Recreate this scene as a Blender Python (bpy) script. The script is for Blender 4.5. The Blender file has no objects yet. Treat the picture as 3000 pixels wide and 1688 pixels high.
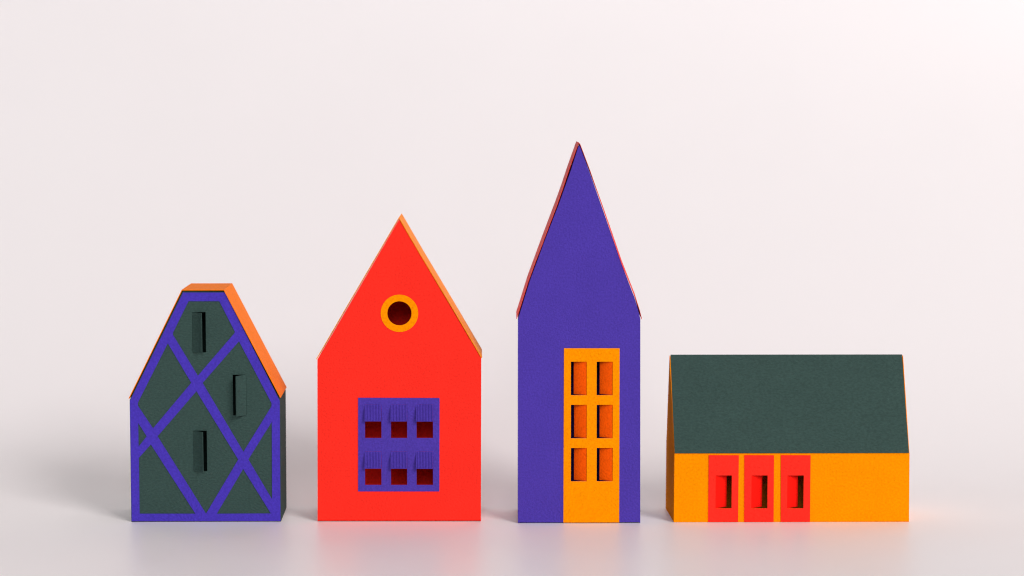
import bpy, bmesh, math
from mathutils import Vector, Matrix
from mathutils.geometry import tessellate_polygon

R = math.radians
scene = bpy.context.scene
col = scene.collection

# ------------------------------------------------------------------ camera
F, CX, CY = 5825.0, 1500.0, 844.0            # lens in photo pixels, picture centre
PITCH = math.atan((844 - 321.5) / F)
CAM = Vector((0.0, -1.0, 0.2093))
cd = bpy.data.cameras.new('camera'); cam = bpy.data.objects.new('camera', cd); col.objects.link(cam)
cam.location = CAM
cam.rotation_euler = (R(90) - PITCH, 0, 0)
cd.sensor_width = 36.0; cd.lens = 36.0 * F / 3000.0
cd.clip_start = 0.02; cd.clip_end = 50
cd.dof.use_dof = True; cd.dof.focus_distance = 1.012; cd.dof.aperture_fstop = 4.5
scene.camera = cam
scene.cycles.pixel_filter_type = 'BLACKMAN_HARRIS'; scene.cycles.filter_width = 1.15

# ------------------------------------------------------------------ world and lamps
w = bpy.data.worlds.new('World'); scene.world = w; w.use_nodes = True
bg = w.node_tree.nodes['Background']
bg.inputs[0].default_value = (1.0, 0.965, 0.945, 1)
# the room round the table: dim on the left, brighter towards the window side
_t = w.node_tree.nodes.new('ShaderNodeTexCoord'); _s = w.node_tree.nodes.new('ShaderNodeSeparateXYZ')
_m = w.node_tree.nodes.new('ShaderNodeMapRange')
for _i, _v in ((1, -0.7), (2, 0.6), (3, 0.05), (4, 0.44)): _m.inputs[_i].default_value = _v
w.node_tree.links.new(_t.outputs['Generated'], _s.inputs[0]); w.node_tree.links.new(_s.outputs[0], _m.inputs[0])
w.node_tree.links.new(_m.outputs[0], bg.inputs[1])

def lamp(name, loc, target, sx, sy, power, color):
    ld = bpy.data.lights.new(name, 'AREA'); ld.shape = 'RECTANGLE'; ld.size = sx; ld.size_y = sy
    ld.energy = power; ld.color = color
    o = bpy.data.objects.new(name, ld); col.objects.link(o); o.location = loc
    o.rotation_euler = (Vector(target) - Vector(loc)).to_track_quat('-Z', 'Y').to_euler()
    return o
lamp('window_light', (4.75, -5.7, 4.5), (0.0, 0.1, 0.1), 3.0, 3.0, 478.0, (1.0, 0.945, 0.95))
lamp('front_fill_light', (0.1, -3.7, 1.6), (-0.35, 0.1, 0.3), 1.3, 1.3, 45.0, (0.90, 0.955, 1.0))

vs = scene.view_settings
vs.view_transform = 'Standard'; vs.look = 'None'; vs.exposure = 0; vs.gamma = 1; vs.use_curve_mapping = False

# ------------------------------------------------------------------ materials
def paper(name, rgb, bump=0.6, grain=1500.0, stretch=(1, 1, 1), rough=0.75, spec=0.08, var=0.10):
    m = bpy.data.materials.new(name); m.use_nodes = True
    nt = m.node_tree; N = nt.nodes; L = nt.links
    b = N['Principled BSDF']
    b.inputs['Roughness'].default_value = rough
    b.inputs['Specular IOR Level'].default_value = spec
    tc = N.new('ShaderNodeTexCoord'); mp = N.new('ShaderNodeMapping')
    mp.inputs['Scale'].default_value = stretch
    L.new(tc.outputs['Object'], mp.inputs['Vector'])
    n1 = N.new('ShaderNodeTexNoise'); n1.inputs['Scale'].default_value = grain
    n1.inputs['Detail'].default_value = 3; n1.inputs['Roughness'].default_value = 0.6
    n2 = N.new('ShaderNodeTexNoise'); n2.inputs['Scale'].default_value = 60
    n2.inputs['Detail'].default_value = 3
    n3 = N.new('ShaderNodeTexNoise'); n3.inputs['Scale'].default_value = grain * 1.05
    n3.inputs['Detail'].default_value = 1
    for n in (n1, n2, n3): L.new(mp.outputs[0], n.inputs['Vector'])
    bm_ = N.new('ShaderNodeBump'); bm_.inputs['Strength'].default_value = bump
    bm_.inputs['Distance'].default_value = 0.0004
    L.new(n1.outputs['Fac'], bm_.inputs['Height']); L.new(bm_.outputs[0], b.inputs['Normal'])
    # fibre mottling of the dyed paper
    mr = N.new('ShaderNodeMapRange'); mr.inputs[1].default_value = 0.3; mr.inputs[2].default_value = 0.7
    mr.inputs[3].default_value = 1 - var; mr.inputs[4].default_value = 1 + var
    L.new(n3.outputs['Fac'], mr.inputs[0])
    mr2 = N.new('ShaderNodeMapRange'); mr2.inputs[1].default_value = 0.3; mr2.inputs[2].default_value = 0.7
    mr2.inputs[3].default_value = 0.965; mr2.inputs[4].default_value = 1.035
    L.new(n2.outputs['Fac'], mr2.inputs[0])
    mu = N.new('ShaderNodeMath'); mu.operation = 'MULTIPLY'
    L.new(mr.outputs[0], mu.inputs[0]); L.new(mr2.outputs[0], mu.inputs[1])
    vm = N.new('ShaderNodeVectorMath'); vm.operation = 'SCALE'
    vm.inputs[0].default_value = rgb
    L.new(mu.outputs[0], vm.inputs['Scale']); L.new(vm.outputs[0], b.inputs['Base Color'])
    return m

GREEN = paper('green_paper', (0.034, 0.067, 0.058), 0.9, 950, (0.7, 0.7, 1.3), 0.7, 0.12, 0.13)
PURPLE = paper('purple_paper', (0.068, 0.038, 0.345), 0.8, 1000, var=0.10)
VIOLET = paper('violet_lattice_paper', (0.060, 0.034, 0.41), 0.8, 1000, var=0.10)
RED = paper('red_paper', (0.97, 0.026, 0.014), 0.8, 1000, var=0.10)
ORANGE = paper('orange_paper', (0.95, 0.275, 0.0), 0.8, 900, spec=0.02, var=0.09)
DEEPORANGE = paper('deep_orange_paper', (0.95, 0.205, 0.002), 0.4, 1100, rough=0.65, spec=0.08)
ROOFORANGE = paper('satin_orange_paper', (0.95, 0.26, 0.004), 0.4, 1100, rough=0.6, spec=0.13)
ROOFRED = paper('satin_red_paper', (0.85, 0.03, 0.02), 0.4, 1100, rough=0.55, spec=0.14)

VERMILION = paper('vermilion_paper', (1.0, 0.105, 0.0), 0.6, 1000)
LITRED = paper('lit_red_paper', (0.95, 0.008, 0.003), 0.3, 1400)  # door red made purer: the flaps' brighter light is put into the colour

# glossy white card of the sweep
CARD = bpy.data.materials.new('white_card'); CARD.use_nodes = True
nt = CARD.node_tree; b = nt.nodes['Principled BSDF']
b.inputs['Base Color'].default_value = (0.875, 0.838, 0.834, 1)
b.inputs['Roughness'].default_value = 0.34
b.inputs['Specular IOR Level'].default_value = 0.55
tc = nt.nodes.new('ShaderNodeTexCoord'); no = nt.nodes.new('ShaderNodeTexNoise')
no.inputs['Scale'].default_value = 900; no.inputs['Detail'].default_value = 3
bu = nt.nodes.new('ShaderNodeBump'); bu.inputs['Strength'].default_value = 0.06; bu.inputs['Distance'].default_value = 0.0002
nt.links.new(tc.outputs['Object'], no.inputs['Vector']); nt.links.new(no.outputs['Fac'], bu.inputs['Height'])
nt.links.new(bu.outputs[0], b.inputs['Normal'])
# faint handling marks: the sheen varies over the card
n4 = nt.nodes.new('ShaderNodeTexNoise'); n4.inputs['Scale'].default_value = 14; n4.inputs['Detail'].default_value = 5
m4 = nt.nodes.new('ShaderNodeMapRange')
for i_, v_ in ((1, 0.3), (2, 0.7), (3, 0.37), (4, 0.46)): m4.inputs[i_].default_value = v_
nt.links.new(tc.outputs['Object'], n4.inputs['Vector']); nt.links.new(n4.outputs['Fac'], m4.inputs[0])
nt.links.new(m4.outputs[0], b.inputs['Roughness'])

# ------------------------------------------------------------------ helpers
def link(name, bm, mat, parent=None, smooth=False):
    bmesh.ops.recalc_face_normals(bm, faces=bm.faces)
    me = bpy.data.meshes.new(name); bm.to_mesh(me); bm.free()
    me.materials.append(mat)
    if smooth:
        for p in me.polygons: p.use_smooth = True
    o = bpy.data.objects.new(name, me); col.objects.link(o)
    if parent: o.parent = parent
    return o

def slab(bm, outer, holes, y0, y1, skew=0.0):
    """flat sheet in the local x-z plane between depths y0 and y1, with holes"""
    loops = [outer] + list(holes)
    flat = [p for lp in loops for p in lp]
    tris = tessellate_polygon([[Vector((p[0], p[1], 0)) for p in lp] for lp in loops])
    A = [bm.verts.new((p[0] - y0 * skew, y0, p[1])) for p in flat]
    B = [bm.verts.new((p[0] - y1 * skew, y1, p[1])) for p in flat]
    for t in tris:
        try:
            bm.faces.new([A[i] for i in t]); bm.faces.new([B[i] for i in reversed(t)])
        except ValueError: pass
    k = 0
    for lp in loops:
        n = len(lp)
        for i in range(n):
            a, c = k + i, k + (i + 1) % n
            bm.faces.new((A[a], A[c], B[c], B[a]))
        k += n

def offset_line(pts, t):
    """polyline moved t to its left"""
    out = []
    for i, p in enumerate(pts):
        d = Vector((0, 0))
        if i > 0: d1 = (Vector(p) - Vector(pts[i-1])).normalized()
        else: d1 = (Vector(pts[1]) - Vector(p)).normalized()
        if i < len(pts) - 1: d2 = (Vector(pts[i+1]) - Vector(p)).normalized()
        else: d2 = d1
        n1 = Vector((-d1.y, d1.x)); n2 = Vector((-d2.y, d2.x)); n = (n1 + n2).normalized()
        k = t / max(0.45, n.dot(n1))
        out.append((p[0] + n.x * k, p[1] + n.y * k))
    return out

class House:
    """local frame: x along the front, y into depth, z up; pixel readings of the photo land on the front plane"""
    def __init__(s, name, base_px, yaw, depth_yaw, label, D=0.036):
        s.D = D
        s.o = None
        ray = s.ray(*base_px); t = -CAM.z / ray.z; P = CAM + ray * t
        s.P = Vector((P.x, P.y, 0)); s.a = R(yaw); s.skew = math.tan(R(depth_yaw - yaw))
        e = bpy.data.objects.new(name, None); col.objects.link(e)
        e.empty_display_size = 0.02
        e.location = s.P; e.rotation_euler = (0, 0, s.a)
        e['label'] = label; e['category'] = 'paper house'; e['group'] = 'folded paper houses in a row'
        s.e = e
    @staticmethod
    def ray(px, py):
        x = (px - CX) / F; y = -(py - CY) / F
        c, q = math.cos(PITCH), math.sin(PITCH)
        return Vector((x, c + y * q, -q + y * c))
    def uv(s, px, py, depth=0.0):
        n = Vector((-math.sin(s.a), math.cos(s.a), 0)); u = Vector((math.cos(s.a), math.sin(s.a), 0))
        r = s.ray(px, py)
        t = ((s.P - CAM).dot(n) + depth) / r.dot(n)
        P = CAM + r * t
        return ((P - s.P).dot(u) + depth * s.skew, P.z)

def crop(x0, y0, k):
    return lambda x, y: (x0 + x / k, y0 + y / k)
c1 = crop(350, 800, 3.8135); c2 = crop(350, 1160, 3.45)
c3 = crop(900, 600, 3.0185); c4 = crop(900, 1060, 2.787)
c5 = crop(1480, 380, 2.498); c6 = crop(1480, 940, 2.264)
c7 = crop(1920, 1000, 2.4975)

T = 0.00036          # card thickness

def shell(h, front, holes, mat, left_i, right_i):
    """front sheet with openings, back sheet, two side walls, bottom"""
    bm = bmesh.new()
    lift = 0.00045
    fr = [(x, max(z, lift)) for x, z in front]
    slab(bm, fr, holes, 0.0, T, h.skew)
    slab(bm, [(x, max(z, 0.0002)) for x, z in front], [], h.D - T, h.D, h.skew)
    (xl, zl), (xr, zr) = front[left_i], front[right_i]
    xbl = min(p[0] for p in front if p[1] < 0.004); xbr = max(p[0] for p in front if p[1] < 0.004)
    slab(bm, [(xbl, 0), (xbl + T, 0), (xl + T, zl - 0.0001), (xl, zl - 0.0001)], [], T, h.D - T, h.skew)
    slab(bm, [(xbr - T, 0), (xbr, 0), (xr, zr - 0.0001), (xr - T, zr - 0.0001)], [], T, h.D - T, h.skew)
    slab(bm, [(xbl + T, 0.0001), (xbr - T, 0.0001), (xbr - T, T), (xbl + T, T)], [], 0.0025, h.D - T, h.skew)
    # sloping sheets under the roof, between front and back
    sl = [(x, z) for x, z in front[right_i:left_i + 1]]
    sl = offset_line(sl, 0.00006)
    ins = offset_line(sl, T * 0.9)
    slab(bm, sl + ins[::-1], [], T + 0.00002, h.D - T - 0.00002, h.skew)
    return link('wall', bm, mat, h.e)

def roof_strip(h, inner, mat, y0, y1, t=T, back=None, steps=10):
    """folded sheet; back = how much further the sheet stands off at its far edge, per point"""
    outer = offset_line(inner, t)
    bm = bmesh.new(); m = len(inner); rows = []
    for j in range(steps + 1):
        f = j / steps; y = y0 + (y1 - y0) * f
        b = back or [0] * m
        bi = [(offset_line(inner, -0.0 + b[i] * f * (2 - f) + 1e-9)[i]) for i in range(m)]
        bo = [(offset_line(inner, t + b[i] * f * (2 - f))[i]) for i in range(m)]
        rows.append([bm.verts.new((p[0] - y * h.skew, y, p[1])) for p in bi + bo[::-1]])
    N = 2 * m
    for r0, r1 in zip(rows, rows[1:]):
        for i in range(N): bm.faces.new((r0[i], r0[(i+1) % N], r1[(i+1) % N], r1[i]))
    for V in (rows[0], rows[-1]):
        for i in range(m - 1): bm.faces.new((V[i], V[i+1], V[N-2-i], V[N-1-i]))
    return link('roof', bm, mat, h.e)

def flap(parent, mat, x_h, z0, z1, width, ang, side, out, y_h, curl=0.25, name='shutter', top_in=0.0001):
    """upright card flap; side=+1: free edge to the right of the hinge; out=+1: towards the viewer"""
    n = 6; pts = [(x_h, y_h)]; a = R(ang) * (1 - curl)
    for i in range(n):
        aa = R(ang) * (1 - curl + 2 * curl * (i + 0.5) / n)
        x, y = pts[-1]
        pts.append((x + side * math.cos(aa) * width / n, y - out * math.sin(aa) * width / n))
    off = offset_line(pts, T * 0.9 * side)
    loop = pts + off[::-1]
    bm = bmesh.new()
    A = [bm.verts.new((x, y, z0 + top_in)) for x, y in loop]; B = [bm.verts.new((x, y, z1 - top_in)) for x, y in loop]
    m = len(pts)
    for V in (A, B):
        for i in range(m - 1): bm.faces.new((V[i], V[i+1], V[2*m-2-i], V[2*m-1-i]))
    N = len(loop)
    for i in range(N): bm.faces.new((A[i], A[(i+1) % N], B[(i+1) % N], B[i]))
    return link(name, bm, mat, parent)

def rect(h, f, x0, y0, x1, y1):
    (a, zt), (_, zb) = h.uv(*f(x0, y0)), h.uv(*f(x0, y1))
    c, _ = h.uv(*f(x1, (y0 + y1) / 2))
    a, _ = h.uv(*f(x0, (y0 + y1) / 2))
    return [(a, zb), (c, zb), (c, zt), (a, zt)]

# ------------------------------------------------------------------ setting: one white card sweeping from table to wall
def sweep():
    bm = bmesh.new()
    prof = [(-1.6, 0.0), (-1.2, 0), (-0.5, 0), (0.075, 0.0)]
    rad = 0.40; n = 40
    for i in range(1, n + 1):
        a = R(90) * i / n
        prof.append((0.075 + rad * math.sin(a), rad * (1 - math.cos(a))))
    prof.append((0.075 + rad, 1.5))
    rows = []
    for x in (-1.0, -0.5, 0.0, 0.5, 1.0):
        rows.append([bm.verts.new((x, y, z)) for y, z in prof])
    for r0, r1 in zip(rows, rows[1:]):
        for i in range(len(prof) - 1): bm.faces.new((r0[i], r1[i], r1[i+1], r0[i+1]))
    o = link('backdrop', bm, CARD, smooth=True)
    for p in o.data.polygons:
        if p.normal.z < -0.01 or (abs(p.normal.z) < 0.01 and p.normal.y > 0):
            o.data.flip_normals(); break
    o['kind'] = 'structure'
sweep()

# ------------------------------------------------------------------ green house with violet lattice
h = House('paper_house', (604, 1529), 0.6, 1.9,
          'green paper house with violet half-timber lattice and orange gambrel-topped roof')
def both(lst):
    return [h.uv(*(c1 if k == 1 else c2)(x, y)) for k, x, y in lst]
front = both([(2, 120, 1275), (2, 1632, 1273), (2, 1623, 42), (1, 1172, 208), (1, 706, 205), (2, 103, 42)])
front[0] = (front[0][0], 0); front[1] = (front[1][0], 0)
W1 = rect(h, c1, 812, 437, 965, 888)
W2 = rect(h, c1, 1267, 1137, 1418, 1591)
W3 = rect(h, c2, 746, 352, 885, 762)
shell(h, front, [W1, W2, W3], GREEN, 5, 2)
lat = both([(2, 124, 1266), (2, 1628, 1264), (2, 1620, 48), (1, 1178, 218), (1, 712, 218), (2, 107, 50)])
holes = [both(p) for p in (
    [(1, 772, 315), (1, 1116, 315), (1, 1290, 655), (1, 1285, 672), (1, 876, 1148), (1, 598, 690), (1, 600, 665)],
    [(1, 541, 785), (1, 803, 1226), (2, 340, 328), (2, 190, 104), (2, 186, 88), (2, 190, 62)],
    [(1, 1336, 762), (1, 930, 1228), (2, 1253, 565), (2, 1530, 116), (2, 1538, 98), (2, 1537, 72)],
    [(1, 861, 1320), (2, 386, 408), (2, 875, 1190), (2, 1201, 642)],
    [(2, 190, 272), (2, 276, 408), (2, 194, 512)],
    [(2, 197, 626), (2, 318, 490), (2, 768, 1190), (2, 204, 1190)],
    [(2, 1251, 737), (2, 985, 1190), (2, 1531, 1188)],
    [(2, 1540, 262), (2, 1303, 642), (2, 1543, 1046)])]
bm = bmesh.new(); slab(bm, lat, holes, -T * 0.9, -0.00002, h.skew)
link('timber_lattice', bm, VIOLET, h.e)
tips = both([(2, 100, 28), (1, 702, 194), (1, 1168, 193), (1, 1797, 1392)])
roof_strip(h, tips, DEEPORANGE, -0.0009, h.D + 0.0006)
for Wd, side in ((W1, 1), (W2, -1), (W3, 1)):
    wd = Wd[1][0] - Wd[0][0]
    xh = Wd[0][0] + 0.0001 if side > 0 else Wd[1][0] - 0.0001
    flap(h.e, GREEN, xh, Wd[0][1], Wd[2][1], wd * 0.97, 38 if side > 0 else 48, side, 1, 0.0, 0.2)

# ------------------------------------------------------------------ red house
h = House('paper_house', (1170, 1528), 0.15, 1.0,
          'red paper house with round orange-rimmed window and purple six-light window panel')
U = lambda f, x, y: h.uv(*f(x, y))
front = [U(c4, 85, 1305), U(c4, 1418, 1305), U(c3, 1539, 1362), U(c3, 812, 130), U(c3, 90, 1368)]
front[0] = (front[0][0], 0); front[1] = (front[1][0], 0)
cc = U(c3, 816, 960); ro = (U(c3, 982, 960)[0] - U(c3, 650, 960)[0]) / 2; ri = ro * 107 / 166
circ = lambda r, n=64: [(cc[0] + r * math.cos(2 * math.pi * i / n), cc[1] + r * math.sin(2 * math.pi * i / n)) for i in range(n)]
cols_ = [(472, 606), (684, 816), (893, 1027)]
tops = [(346, 481, 622), (733, 866, 1005)]
opens = [rect(h, c4, a, t, b_, bt) for (t, m_, bt) in tops for (a, b_) in cols_]
wopens = [[a, (b_[0] + 0.0004, b_[1]), (c[0] + 0.0004, c[1] + 0.0005), (d[0], d[1] + 0.0005)] for a, b_, c, d in opens]
shell(h, front, [circ(ri * 1.02)] + wopens, RED, 4, 2)
bm = bmesh.new(); slab(bm, circ(ro), [circ(ri)], -T * 0.8, -0.00002, h.skew)
link('round_window_frame', bm, ORANGE, h.e)
panel = [U(c4, 416, 1058), U(c4, 1079, 1058), U(c4, 1081, 296), U(c4, 416, 294)]
bm = bmesh.new(); slab(bm, panel, opens, -T * 0.8, -0.00002, h.skew)
pan = link('window_panel', bm, PURPLE, h.e)
k = 0
def pleated(parent, mat, x0, x1, ztop, length, ang, y_h, nr=9):
    bm = bmesh.new(); dx, dn = (x1 - x0), 0.0003
    cs = []
    mar = 0.08 * dx; p = (dx - 2 * mar) / nr
    cs.append((x0, 0)); 
    for i in range(nr + 1):
        xc = x0 + mar + i * p
        cs += [(xc - p * 0.22, 0), (xc, dn), (xc + p * 0.22, 0)]
    cs.append((x1, 0))
    t = 0.0006
    loop = cs + [(x, t) for x, _ in cs[::-1]]
    a = R(ang); d = Vector((0, -math.sin(a), -math.cos(a))); nn = Vector((0, math.cos(a), -math.sin(a)))
    def pt(x, n, l): 
        return Vector((x, y_h, ztop)) + nn * n + d * l + Vector((0, -0.0004 * math.sin(math.pi * l / length), 0))
    ls = [0, length * 0.06, length * 0.35, length * 0.65, length * 0.94, length]
    rows = []
    for j, l in enumerate(ls):
        rows.append([bm.verts.new(pt(x, n if (0 < j < 5 or n == t) else 0.0, l)) for x, n in loop])
    N = len(loop)
    for r0, r1 in zip(rows, rows[1:]):
        for i in range(N): bm.faces.new((r0[i], r0[(i+1) % N], r1[(i+1) % N], r1[i]))
    m = len(cs)
    for V in (rows[0], rows[-1]):
        for i in range(m - 1): 
            try: bm.faces.new((V[i], V[i+1], V[N-2-i], V[N-1-i]))
            except ValueError: pass
    return link('shutter', bm, mat, parent)
for (t_, m_, bt) in tops:
    for (a, b_) in cols_:
        x0 = U(c4, a - 1, m_)[0]; x1 = U(c4, b_ - 1, m_)[0]
        zt = U(c4, a, t_ + 1)[1]; zm = U(c4, a, m_)[1]
        ang = 14 + (k % 3) * 1.2; k += 1
        pleated(pan, PURPLE, x0, x1, zt, (zt - zm) / math.cos(R(ang)) , ang, -T * 0.8)
rl = [U(c3, 84, 1368), U(c3, 340, 926), U(c3, 584, 511), U(c3, 812, 122), U(c3, 905, 282), U(c3, 1010, 462), U(c3, 1290, 930), U(c3, 1541, 1357)]
roof_strip(h, rl, ROOFORANGE, -0.0003, h.D + 0.0004)

# ------------------------------------------------------------------ tall purple house
h = House('paper_house', (1696, 1533), 0.6, 0.05,
          'tall narrow purple paper house with steep red-edged roof and long orange door')
front = [U(c6, 85, 1344), U(c6, 896, 1341), h.uv(1876, 934), h.uv(1872.5, 920), h.uv(1859, 873), h.uv(1819.4, 769), h.uv(1761, 600), h.uv(1725.5, 500), h.uv(1699, 429), h.uv(1696.2, 427),
         h.uv(1694, 431), h.uv(1671.5, 502), h.uv(1636.6, 600), h.uv(1597, 702), h.uv(1552, 823.6), h.uv(1518, 934)]
front[0] = (front[0][0], 0); front[1] = (front[1][0], 0)
gl = [(436, 541), (607, 713)]; gr = [(271, 493), (557, 779), (843, 1064)]
opens = [rect(h, c6, a, t_, b_, bt) for (t_, bt) in gr for (a, b_) in gl]
shell(h, front, opens, PURPLE, 15, 2)
door = [U(c6, 386, 1341), U(c6, 756, 1337), U(c6, 759, 182), U(c6, 390, 182)]
door = [(x, max(z, 0.0004)) for x, z in door]
bm = bmesh.new(); slab(bm, door, opens, -T * 0.8, -0.00002, h.skew)
dr = link('door', bm, ORANGE, h.e)
for i, Wd in enumerate(opens):
    wd = Wd[1][0] - Wd[0][0]
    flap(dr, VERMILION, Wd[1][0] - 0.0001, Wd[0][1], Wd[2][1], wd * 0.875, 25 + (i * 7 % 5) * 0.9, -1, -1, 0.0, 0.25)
px = [(1514, 935), (1523.5, 905), (1549, 823.6), (1571, 764), (1594.5, 702), (1632, 603), (1652, 546), (1667, 500), (1694, 424), (1696, 419.5), (1699.5, 424),
      (1728, 500), (1762.2, 600), (1792.3, 690), (1821, 774), (1860, 871), (1873, 908), (1880, 936)]
bk = [0, 0, 0, 0, 0.0001, 0.0001, 0, 0, 0, 0, 0, 0.0005, 0.0010, 0.0013, 0.0013, 0.0011, 0.0006, 0.0003]
roof_strip(h, [h.uv(*p) for p in px], ROOFRED, -0.0003, h.D + 0.0008, T * 0.55, bk)

# ------------------------------------------------------------------ low orange house with green roof
h = House('paper_house', (2318, 1530), 0.5, 2.2,
          'long low orange paper house with dark green roof and three red doors')
D = h.D
xl, ze = U(c7, 140, 817); xlb, _ = U(c7, 135, 1326)
xr, _ = U(c7, 949 + 911, 817); xrb, _ = U(c7, 949 + 907, 1322)
wr = [(440, 558), (702, 820), (964, 1084)]
opens = [rect(h, c7, a, 981, b_, 1222) for a, b_ in wr]
(rxl, rz) = h.uv(*c7(111, 98), D / 2); (rxr, _) = h.uv(*c7(949 + 855, 93), D / 2)
bm = bmesh.new()
slab(bm, [(xlb, 0.0002), (xrb, 0.0002), (xr, ze), (xl, ze)], opens, 0, T, h.skew)
slab(bm, [(xlb, 0.0002), (xrb, 0.0002), (xr, ze), (xl, ze)], [], D - T, D, h.skew)
slab(bm, [(xlb + T, 0), (xrb - T, 0), (xrb - T, T), (xlb + T, T)], [], T, D - T, h.skew)
def gable(xb, xe, xa, s):
    """end sheet: pentagon in depth and height, thickness T inwards (s) of the outer face"""
    pts = [(T, 0, xb), (D - T, 0, xb), (D - T, ze, xe), (D / 2 + 0.0002, rz - 0.0005, xa), (D / 2 - 0.0002, rz - 0.0005, xa), (T, ze - 0.0001, xe)]
    A = [bm.verts.new((x - y * h.skew, y, z)) for y, z, x in pts]
    B = [bm.verts.new((x + s * T - y * h.skew, y, z)) for y, z, x in pts]
    bm.faces.new(A); bm.faces.new(B[::-1])
    for i in range(6): bm.faces.new((A[i], A[(i+1) % 6], B[(i+1) % 6], B[i]))
gable(xlb, xl, rxl - 0.0005, 1); gable(xrb, xr, rxr + 0.0006, -1)
link('wall', bm, ORANGE, h.e)
# folded roof sheet
bm = bmesh.new()
def rline(x0, x1, y, z):
    return [bm.verts.new((x0 + (x1 - x0) * i / 12 - y * h.skew, y, z)) for i in range(13)]
exl, exr = U(c7, 141, 817)[0], U(c7, 949 + 905, 817)[0]
sl = math.atan2(rz - ze, D / 2)
outer = [rline(exl, exr, -0.0006, ze - 0.0001), rline(rxl, rxr, D / 2, rz), rline(exl, exr, D + 0.0006, ze - 0.0001)]
inner = [rline(exl, exr, -0.0006 + T * 1.2, ze - 0.0001), rline(rxl, rxr, D / 2, rz - T * 2.0), rline(exl, exr, D + 0.0006 - T * 1.2, ze - 0.0001)]
for P_ in (outer, inner):
    for r0, r1 in zip(P_, P_[1:]):
        for i in range(12): bm.faces.new((r0[i], r0[i+1], r1[i+1], r1[i]))
for a_, b_ in ((outer[0], inner[0]), (outer[2], inner[2])):
    for i in range(12): bm.faces.new((a_[i], a_[i+1], b_[i+1], b_[i]))
for j in (0, 12):
    bm.faces.new((outer[0][j], outer[1][j], inner[1][j], inner[0][j]))
    bm.faces.new((outer[1][j], outer[2][j], inner[2][j], inner[1][j]))
link('roof', bm, GREEN, h.e)
doors = [(390, 610, 386, 604), (651, 867, 650, 864), (918, 1135, 917, 1130)]
for i, (a, b_, a2, b2) in enumerate(doors):
    d = [U(c7, a2, 1326), U(c7, b2, 1326), U(c7, b_, 834), U(c7, a, 833)]
    d = [(x, max(z, 0.0003)) for x, z in d]
    bm = bmesh.new(); slab(bm, d, [opens[i]], -T * 1.2, -0.00002, h.skew)
    dd = link('door', bm, RED, h.e)
    Wd = opens[i]; wd = Wd[1][0] - Wd[0][0]
    flap(dd, LITRED, Wd[0][0] + 0.0001, Wd[0][1], Wd[2][1], wd * 0.84, 30 + i, 1, -1, 0.0, 0.12)
